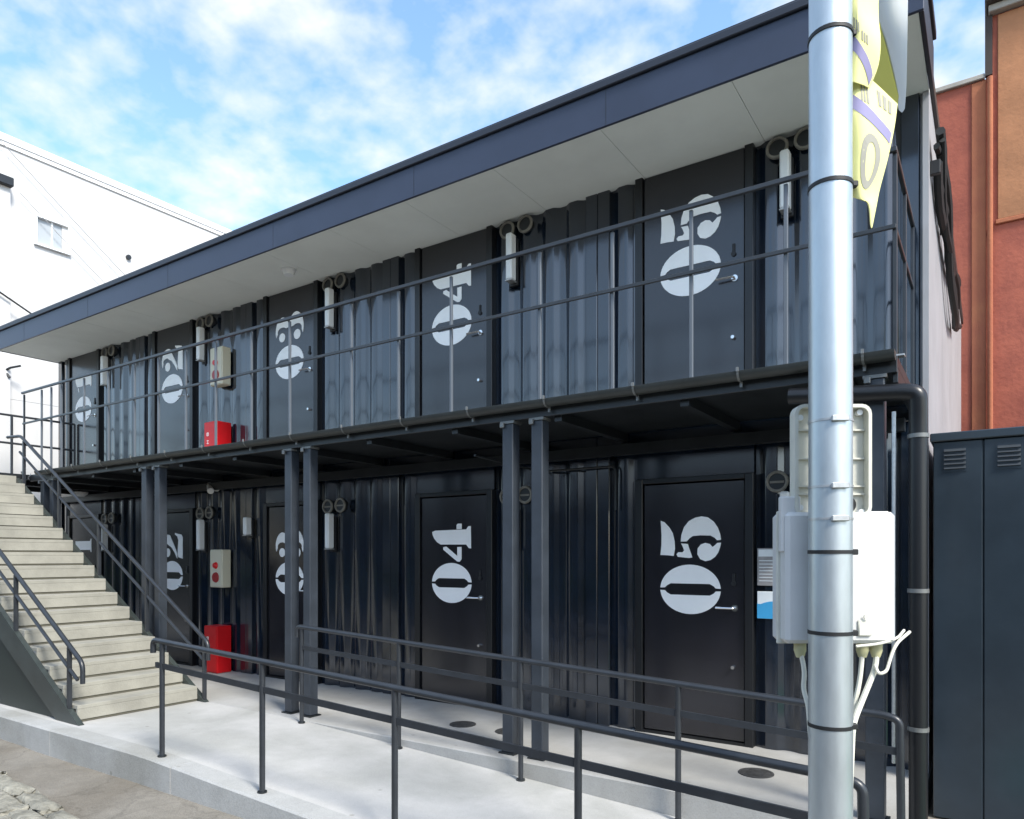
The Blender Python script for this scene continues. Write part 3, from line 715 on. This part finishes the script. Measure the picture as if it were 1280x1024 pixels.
def build_boxes():
    d0 = 2.585
    t = rotd(thing('junction_box', (POLE.x, POLE.y, 1.1), 'white plastic junction box strapped behind the steel pole', 'junction box'))
    Z = Vector((0, 0, 1.1))
    a = lc(983, 805, d0)-Z; b = lc(1121, 640, d0)-Z
    m = MB(); m.box(a.x, b.x, d0-PD, d0-PD+.15, a.z, b.z, .014); m.build('body', 'plastic_white', t)
    m = MB(); m.box(a.x-.012, b.x+.004, d0-PD+.06, d0-PD+.07, a.z-.006, b.z+.006, .003); m.build('lid_seam', 'plastic_cream', t)
    a2 = lc(979, 690, d0)-Z; b2 = lc(1004, 620, d0)-Z
    m = MB(); m.box(a2.x, b2.x, d0-PD+.02, d0-PD+.05, a2.z, b2.z, .004); m.build('side_flange', 'plastic_white', t)
    l = lc(1080, 790, d0)-Z
    m = MB(); m.box(l.x-.024, l.x+.024, d0-PD-.010, d0-PD-.0005, l.z-.015, l.z+.045, .004); m.disc((l.x, d0-PD-.0105, l.z+.055), .008, (0, -1, 0), .008, 12); m.build('latch', 'plastic_cream', t)
    for px in (1000, 1078, 1095):
        g = lc(px, 812, d0+.05)-Z
        m = MB(); m.tube([(g.x, g.y, a.z+.003), (g.x, g.y, a.z-.03), (g.x, g.y, a.z-.055)], [.022, .022, .014], 12); m.build('cable_gland', 'gland', t)
    # cables
    def cable(pts, r, mt='cable_white'):
        m = MB(); P = [Vector(lc(px, py, d))-Z for px, py, d in pts]; m.tube(rounded(P, .08, 6), r, 8); m.build('cable', mt, t)
    cable([(1096, 815, 2.63), (1094, 836, 2.63), (1076, 880, 2.60), (1066, 905, 2.56), (1062, 1000, 2.56), (1062, 1180, 2.56)], .0105)
    cable([(1078, 815, 2.63), (1075, 850, 2.63), (1064, 900, 2.62), (1058, 1180, 2.62)], .009)
    cable([(1000, 812, 2.63), (1006, 838, 2.62), (1004, 862, 2.62), (1010, 880, 2.60), (1016, 960, 2.58), (1017, 1180, 2.58)], .009)
    cable([(1137, 790, 2.70), (1118, 806, 2.63), (1108, 840, 2.60), (1098, 843, 2.60), (1094, 832, 2.62)], .006)
    cable([(1070, 808, 2.58), (1100, 805, 2.58), (1122, 798, 2.60), (1130, 788, 2.68)], .005)
    # opened cream cover: shallow tray with ribs, above the box
    d1 = 2.60
    t = rotd(thing('box_cover', (POLE.x, POLE.y, 1.62), 'cream ribbed plastic tray cover standing above the white junction box', 'box cover')); Z = Vector((0, 0, 1.62))
    a = lc(994, 646, d1)-Z; b = lc(1090, 505, d1)-Z; y = d1-PD; c = .035
    def rr(x0, x1, z0, z1, c):
        P = []
        for (cx, cz, s) in ((x1-c, z1-c, 0), (x0+c, z1-c, 90), (x0+c, z0+c, 180), (x1-c, z0+c, 270)):
            for k in range(5): q = R(s+22.5*k); P.append((cx+c*math.cos(q), cz+c*math.sin(q)))
        return P
    out = rr(a.x, b.x, a.z, b.z, c); inn = rr(a.x+.012, b.x-.012, a.z+.012, b.z-.012, c-.010)
    m = MB(); m.prism([(x, y+.05, z) for x, z in out], None, (0, -.010, 0)); m.build('back', 'plastic_cream', t)
    m = MB(); n = len(out)
    for P, yy in ((out, y+.0395), (out, y), (inn, y), (inn, y+.0395)): m.v += [(x, yy, z) for x, z in P]
    for q in range(3):
        for i in range(n): j = (i+1) % n; m.f.append((q*n+i, q*n+j, (q+1)*n+j, (q+1)*n+i))
    m.build('rim', 'plastic_cream', t)
    for py in (536, 572, 607, 617):
        z = lc(0, py, d1).z-1.62; m = MB(); m.box(a.x+.014, b.x-.014, y+.026, y+.0393, z-.003, z+.003); m.build('rib', 'plastic_cream', t)
    for px, py in ((1003, 521), (1078, 514), (1003, 634), (1080, 640)):
        s = lc(px, py, d1)-Z; m = MB(); m.disc((s.x, y+.0393, s.z), .011, (0, -1, 0), .022, 12); m.build('screw_boss', 'lamp_white', t)
    s = lc(1066, 630, d1)-Z; m = MB(); m.disc((s.x, y+.0392, s.z), .030, (0, -1, 0), .003, 20); m.build('cable_hole', 'black', t)
build_boxes()
def cloth(rows, name, mt, parent, Z, th=.003):
    """rows: list of rows of (px,py,d) points -> grid surface with thickness"""
    nr = len(rows); nc = len(rows[0]); m = MB(); sub = 4
    G = [[Vector(lc(*p))-Z for p in r] for r in rows]
    def cr(p0, p1, p2, p3, t): return .5*((2*p1) + (-p0+p2)*t + (2*p0-5*p1+4*p2-p3)*t*t + (-p0+3*p1-3*p2+p3)*t**3)
    def dens(line):
        o = []
        for i in range(len(line)-1):
            p0 = line[max(0, i-1)]; p1 = line[i]; p2 = line[i+1]; p3 = line[min(len(line)-1, i+2)]
            for k in range(sub): o.append(cr(p0, p1, p2, p3, k/sub))
        o.append(line[-1]); return o
    H = [dens(r) for r in G]; V = list(zip(*[dens([H[j][i] for j in range(nr)]) for i in range(len(H[0]))]))
    R_, C_ = len(V), len(V[0])
    for r in V:
        for p in r: m.v.append(tuple(p))
    for r in V:
        for p in r: m.v.append((p[0], p[1]+th, p[2]))
    o = R_*C_
    for j in range(R_-1):
        for i in range(C_-1):
            a = j*C_+i; m.f.append((a, a+1, a+C_+1, a+C_)); m.f.append((o+a, o+a+C_, o+a+C_+1, o+a+1))
    for j in range(R_-1):
        for i in (0, C_-1): a = j*C_+i; m.f.append((a, a+C_, o+a+C_, o+a))
    for i in range(C_-1):
        for j in (0, R_-1): a = j*C_+i; m.f.append((a, a+1, o+a+1, o+a))
    m.sm = True; m.build(name, mt, parent); return V
def build_banner():
    Zb = 2.6; t = rotd(thing('banner', (POLE.x, POLE.y, Zb), 'crumpled yellow promotional banner hanging from the steel pole', 'banner')); Z = Vector((0, 0, Zb))
    D = 2.50
    upper = [[(1060, -120, D), (1072, -110, D-.03), (1086, -95, D+.01), (1100, -80, D+.04)],
             [(1060, -30, D), (1072, -15, D-.03), (1086, 0, D), (1098, 12, D+.03)],
             [(1060, 10, D), (1072, 22, D-.04), (1086, 36, D-.03), (1101, 50, D-.01)],
             [(1060, 55, D), (1072, 62, D-.03), (1086, 72, D-.02), (1098, 82, D-.01)],
             [(1060, 100, D), (1070, 103, D-.02), (1079, 106, D-.01), (1087, 110, D)]]
    V1 = cloth(upper, 'upper_cloth', 'banner_pale', t, Z)
    lower = [[(1060, 85, D+.03), (1074, 90, D+.02), (1090, 100, D+.02), (1122, 130, D+.05)],
             [(1060, 130, D+.02), (1076, 138, D-.01), (1096, 148, D), (1118, 160, D+.04)],
             [(1060, 180, D+.02), (1076, 186, D-.02), (1092, 192, D-.01), (1110, 198, D+.03)],
             [(1060, 240, D+.02), (1074, 243, D-.01), (1086, 240, D), (1100, 236, D+.03)],
             [(1083, 250, D), (1086, 255, D-.005), (1091, 258, D), (1096, 256, D+.02)],
             [(1088, 280, D), (1089, 284, D), (1090, 285, D), (1091, 282, D+.01)]]
    V2 = cloth(lower, 'lower_cloth', 'banner_pale', t, Z)
    back = [[(1058, -130, D+.26), (1078, -130, D+.17), (1100, -120, D+.10)],
            [(1058, 0, D+.26), (1080, 0, D+.17), (1096, 0, D+.10)],
            [(1068, 60, D+.26), (1092, 70, D+.17), (1111, 70, D+.10)],
            [(1090, 105, D+.24), (1108, 118, D+.17), (1127, 134, D+.10)]]
    cloth(back, 'back_cloth', 'banner_yellow', t, Z)
    white = [[(1092, -130, D+.12), (1113, -130, D+.05), (1137, -130, D+.02)],
             [(1090, 0, D+.12), (1110, 0, D+.055), (1135, 0, D+.02)],
             [(1105, 60, D+.12), (1119, 60, D+.065), (1134, 60, D+.03)],
             [(1118, 110, D+.12), (1126, 112, D+.08), (1133, 108, D+.05)],
             [(1124, 137, D+.115), (1128, 140, D+.09), (1131, 136, D+.07)]]
    cloth(white, 'white_cloth', 'cloth_white', t, Z)
    # print: lilac arcs, a large grey numeral ring and small illegible marks, laid 2 mm in front of the cloth
    def surf(V, u, v):
        r = v*(len(V)-1); c = u*(len(V[0])-1); j = min(int(r), len(V)-2); i = min(int(c), len(V[0])-2); fr, fc = r-j, c-i
        p = (Vector(V[j][i])*(1-fr)*(1-fc) + Vector(V[j][i+1])*(1-fr)*fc + Vector(V[j+1][i])*fr*(1-fc) + Vector(V[j+1][i+1])*fr*fc)
        return p + Vector((0, -.0015, 0))
    def band(V, line, wd, nm, mt):
        m = MB(); K = len(line)
        for (u, v) in line:
            m.v += [tuple(surf(V, u, max(0, v-wd/2))), tuple(surf(V, u, min(1, v+wd/2)))]
        for i in range(K-1): m.f.append((2*i, 2*i+1, 2*i+3, 2*i+2))
        m.build(nm, mt, t, smooth=True)
    band(V1, [(.1+.8*k/12, .72+.20*(k/12)**2) for k in range(13)], .11, 'print_arc', 'banner_lilac')
    band(V2, [(.15+.80*k/12, .18+.10*(k/12)**2) for k in range(13)], .07, 'print_arc', 'banner_lilac')
    m = MB(); n = 24
    for k in range(n):
        a = 2*math.pi*k/n
        m.v += [tuple(surf(V2, .58+.24*math.cos(a), .44+.14*math.sin(a))), tuple(surf(V2, .60+.12*math.cos(a), .44+.095*math.sin(a)))]
    for k in range(n): j = (k+1) % n; m.f.append((2*k, 2*k+1, 2*j+1, 2*j))
    m.build('print_numeral', 'banner_grey', t)
    for V, u0, v0 in ((V1, .45, .62), (V2, .35, .12), (V2, .72, .10), (V1, .2, .58)):
        for q in range(3):
            m = MB(); u = u0+.07*q
            m.add([surf(V, u, v0-.05), surf(V, u+.045, v0-.05), surf(V, u+.045, v0+.03), surf(V, u, v0+.03)], [(0, 1, 2, 3)]); m.build('print_mark', 'banner_grey', t)
    # arm carrying the banner (above the frame)
    m = MB(); z = lc(0, -128, D).z - Zb; m.tube([(.03, .02, z), (.42, .16, z+.01)], .010, 8); m.build('banner_arm', 'zinc', t)
build_banner()

# ------------------------------------------------------------------ storage shed on the right
def build_shed():
    t = thing('storage_shed', (1.2, .9, STREET), 'dark navy metal storage shed with louvre vents beside the container building', 'shed')
    o = Vector((1.2, .9, STREET)); x0, x1, y0, y1, zt = -.325, 2.9, -.30, 2.2, 2.245
    def part(m, n, mt, par=None):
        m.v = [tuple(Vector(p)-o) for p in m.v]; return m.build(n, mt, par or t)
    m = MB(); m.box(x0+.02, x1-.02, y0+.035, y1, STREET, zt-.01); part(m, 'body', 'shed')
    xs = [x0, -.048, .30, .65, 1.0, 1.35, 1.7, 2.05, 2.4, x1]
    for a, b in zip(xs[:-1], xs[1:]):
        m = MB(); m.box(a+.002, b-.002, y0, y0+.034, STREET+.01, zt-.002, .006); po = part(m, 'wall_panel', 'shed')
        if b-a < .5:
            cx = (a+b)/2 - (.015 if a < -.2 else .02)
            if a > -.06: cx = a + .135
            l = MB(); l.box(cx-.068, cx+.068, y0-.004, y0-.0005, 2.045, 2.205); part(l, 'vent_plate', 'shed', po)
            for q in range(5):
                l = MB(); z = 2.062+.028*q
                l.prism([(cx-.06, y0-.0045, z), (cx-.06, y0-.0045, z+.020), (cx-.06, y0-.018, z+.002)], None, (.12, 0, 0)); part(l, 'louvre', 'louvre', po)
    m = MB(); m.box(x0-.015, x1+.015, y0-.025, y1+.02, zt, zt+.055, .006); part(m, 'roof_cap', 'shed')
build_shed()

# ------------------------------------------------------------------ brown stucco building behind
def build_brown():
    Y = 8.0; t = thing('stucco_building', (2, 11, STREET), 'tall weathered orange-brown stucco building behind the container building', 'building'); o = Vector((2, 11, STREET))
    def part(m, n, mt, par=None):
        m.v = [tuple(Vector(p)-o) for p in m.v]; return m.build(n, mt, par or t)
    m = MB(); m.box(-4.0, .0, Y, Y+7, STREET, 9.12); w1 = part(m, 'low_wing', 'stucco')
    m = MB(); m.box(-4.05, .0-.10, Y-.06, Y+7, 9.122, 9.20, .01); part(m, 'parapet_cap', 'cornice', w1)
    m = MB(); m.box(.002, 7.0, Y-.02, Y+7, STREET, 10.08); w2 = part(m, 'high_wing', 'stucco')
    m = MB(); m.box(-.05, 7.05, Y-.16, Y+7.05, 10.082, 10.19, .01); part(m, 'cornice', 'cornice', w2)
    m = MB(); m.box(-.10, 7.1, Y-.26, Y+7.1, 10.192, 10.55, .02); part(m, 'roof_parapet', 'brown_dark', w2)
    m = MB(); m.box(-.098, .0, Y-.07, Y-.001, 9.14, 10.08); part(m, 'dark_corner_post', 'brown_dark', w2)  # dark pilaster strip at the corner of the high wing
    m = MB(); m.tube([(-.03, Y-.07, 9.10), (-.03, Y-.07, STREET)], .04, 10); part(m, 'rain_pipe', 'stucco_tan', w1)
    # recessed rendered panels framed by raised bands
    x0, x1, z0, z1 = .07, 6.9, 6.82, 10.06
    m = MB(); m.box(x0, x1, Y-.045, Y-.0205, z0, z1, .008); part(m, 'render_panel', 'stucco_panel', w2)
    m = MB(); m.box(x0-.03, x1, Y-.065, Y-.021, z0-.07, z0-.002, .01); part(m, 'render_band', 'stucco_tan', w2)
    m = MB(); m.box(-.28, -.08, Y-.025, Y-.001, STREET, 9.1, .008); part(m, 'render_strip', 'stucco_tan', w1)
build_brown()

# ------------------------------------------------------------------ white clad building on the left
def build_white():
    X = -15.0; t = thing('white_building', (-19, 5, STREET), 'tall white clad building with a sloping roof edge beyond the stairs', 'building'); o = Vector((-19, 5, STREET))
    def part(m, n, mt, par=None):
        m.v = [tuple(Vector(p)-o) for p in m.v]; return m.build(n, mt, par or t)
    m = MB(); m.box(-24, X-.06, -1.2, 14, STREET, 9.05); part(m, 'body', 'white_clad')
    # upright cladding sheets with open joints; one sheet is cut round the window
    ys = [-1.18, -.86, .05]
    while ys[-1] < 13.9: ys.append(ys[-1] + .455*2)
    for a, b in zip(ys[:-1], ys[1:]):
        zsp = [(STREET, 4.38), (4.386, 9.0)]
        for z0, z1 in zsp:
            if z1 > 8 and a < 1.0 < b + .1 and a < .6:
                m = MB(); m.box(X-.058, X, a+.0015, .50, z0, z1); m.box(X-.058, X, .501, b-.0015, z0, 7.36); m.box(X-.058, X, .501, b-.0015, 7.93, z1)
                part(m, 'wall_panel', 'white_clad'); continue
            m = MB(); m.box(X-.058, X, a+.0015, b-.0015, z0, z1); part(m, 'wall_panel', 'white_clad')
    m = MB(); m.box(-24.1, X+.05, -1.25, 14.1, 9.06, 9.2, .01); r = part(m, 'roof', 'white_trim')
    m = MB(); m.box(X+.001, X+.03, -1.2, 14, 8.985, 9.058); part(m, 'eave_trim', 'white_trim', r)
    # window
    y0, y1, z0, z1 = .515, 1.06, 7.40, 7.90
    m = MB()
    m.box(X-.04, X+.05, y0-.03, y1+.03, z1, z1+.035, .003); m.box(X-.04, X+.06, y0-.05, y1+.05, z0-.035, z0, .003); m.box(X-.04, X+.045, y0-.035, y0, z0+.001, z1-.001); m.box(X-.04, X+.045, y1, y1+.035, z0+.001, z1-.001)
    w = part(m, 'window', 'white_trim')
    m = MB(); m.box(X-.03, X-.02, y0+.001, y1-.001, z0+.001, z1-.001); part(m, 'pane', 'win_glass', w)
    m = MB(); m.box(X-.018, X-.002, (y0+y1)/2-.015, (y0+y1)/2+.015, z0+.002, z1-.002); part(m, 'mullion', 'white_trim', w)
    m = MB(); m.disc((X+.001, 2.24, 7.73), .05, (1, 0, 0), .05, 14); part(m, 'vent', 'dark_steel')
    # front wing with its dark gutter
    m = MB(); m.box(X+.001, X+.14, -.9, .028, STREET, 8.20); w = part(m, 'front_wing', 'white_clad')
    m = MB(); m.box(X+.10, X+.24, -.95, .05, 8.202, 8.36, .01); part(m, 'wing_gutter', 'dark_steel', w)
build_white()
def build_wires():
    def sag(a, b, s, n=14):
        a, b = Vector(a), Vector(b); return [a.lerp(b, k/n) - Vector((0, 0, s*4*(k/n)*(1-k/n))) for k in range(n+1)]
    a = Vector((-14.8, -3.0, 7.7)); b = Vector((-14.8, 1.6, 5.40))
    m = MB(); m.tube([p-a for p in sag(a, b, .05)], .016, 6); tag(m.build('service_cable', 'rubber', loc=a), 'black service cable slanting down the white building wall', 'cable')
    a = Vector((-14.9, -.3, 9.15)); b = Vector((-14.9, 3.5, 6.3))
    m = MB(); m.tube([p-a for p in sag(a, b, .03)], .007, 6); tag(m.build('service_cable', 'grey_clad', loc=a), 'thin pale wire crossing above the white building window', 'cable')
    a = Vector((-14.9, .2, 8.2)); b = Vector((-14.9, 2.4, 6.5))
    m = MB(); m.tube([p-a for p in sag(a, b, .02)], .006, 6); tag(m.build('service_cable', 'grey_clad', loc=a), 'thin pale wire passing below the white building window', 'cable')
build_wires()

# ------------------------------------------------------------------ other side of the street (seen only as reflections in the paint)
def build_opposite():
    for (xa, xb, ht, lab) in ((-86, -47, 4.2, 'long dark row house across the street beyond the grey one'), (-45, -16, 3.6, 'low dark grey house across the street behind the hedge'), (-14, 14, 3.4, 'wide dark house across the street facing the ramp')):
        t = thing('opposite_house', ((xa+xb)/2, -19, STREET), lab, 'house'); o = Vector(((xa+xb)/2, -19, STREET))
        def part(m, n, mt, par=None):
            m.v = [tuple(Vector(p)-o) for p in m.v]; return m.build(n, mt, par or t)
        m = MB(); m.box(xa, xb, -24, -14.5, STREET, ht); part(m, 'wall', 'opp_wall')
        m = MB(); m.prism([(xa-.5, -24.6, ht+.002), (xa-.5, -13.9, ht+.002), (xa-.5, -19.2, ht+1.9)], None, (xb-xa+1, 0, 0)); part(m, 'roof', 'opp_roof')
        x = xa+2
        while x < xb-3:
            m = MB(); m.box(x, x+1.7, -14.499, -14.45, .7, 2.0); f = part(m, 'window', 'dark_glass'); x += 4.6
    h = MB(); 
    for i in range(1500):
        x = random.uniform(-40, 8); y = random.uniform(-13.3, -12.2); z = random.uniform(STREET, .95); s = random.uniform(.12, .26)
        a = random.uniform(0, 6.28); b = random.uniform(-1, 1)
        u = Vector((math.cos(a), math.sin(a), b*.5)).normalized()*s; v = u.cross(Vector((random.uniform(-1, 1), random.uniform(-1, 1), 1))).normalized()*s
        c = Vector((x, y, z)); h.add([c-u-v, c+u-v, c+u+v, c-u+v], [(0, 1, 2, 3)])
    ho = h.build('hedge', 'hedge', smooth=False); ho['kind'] = 'stuff'; tag(ho, 'clipped green hedge in front of the house across the street', 'hedge')
build_opposite()
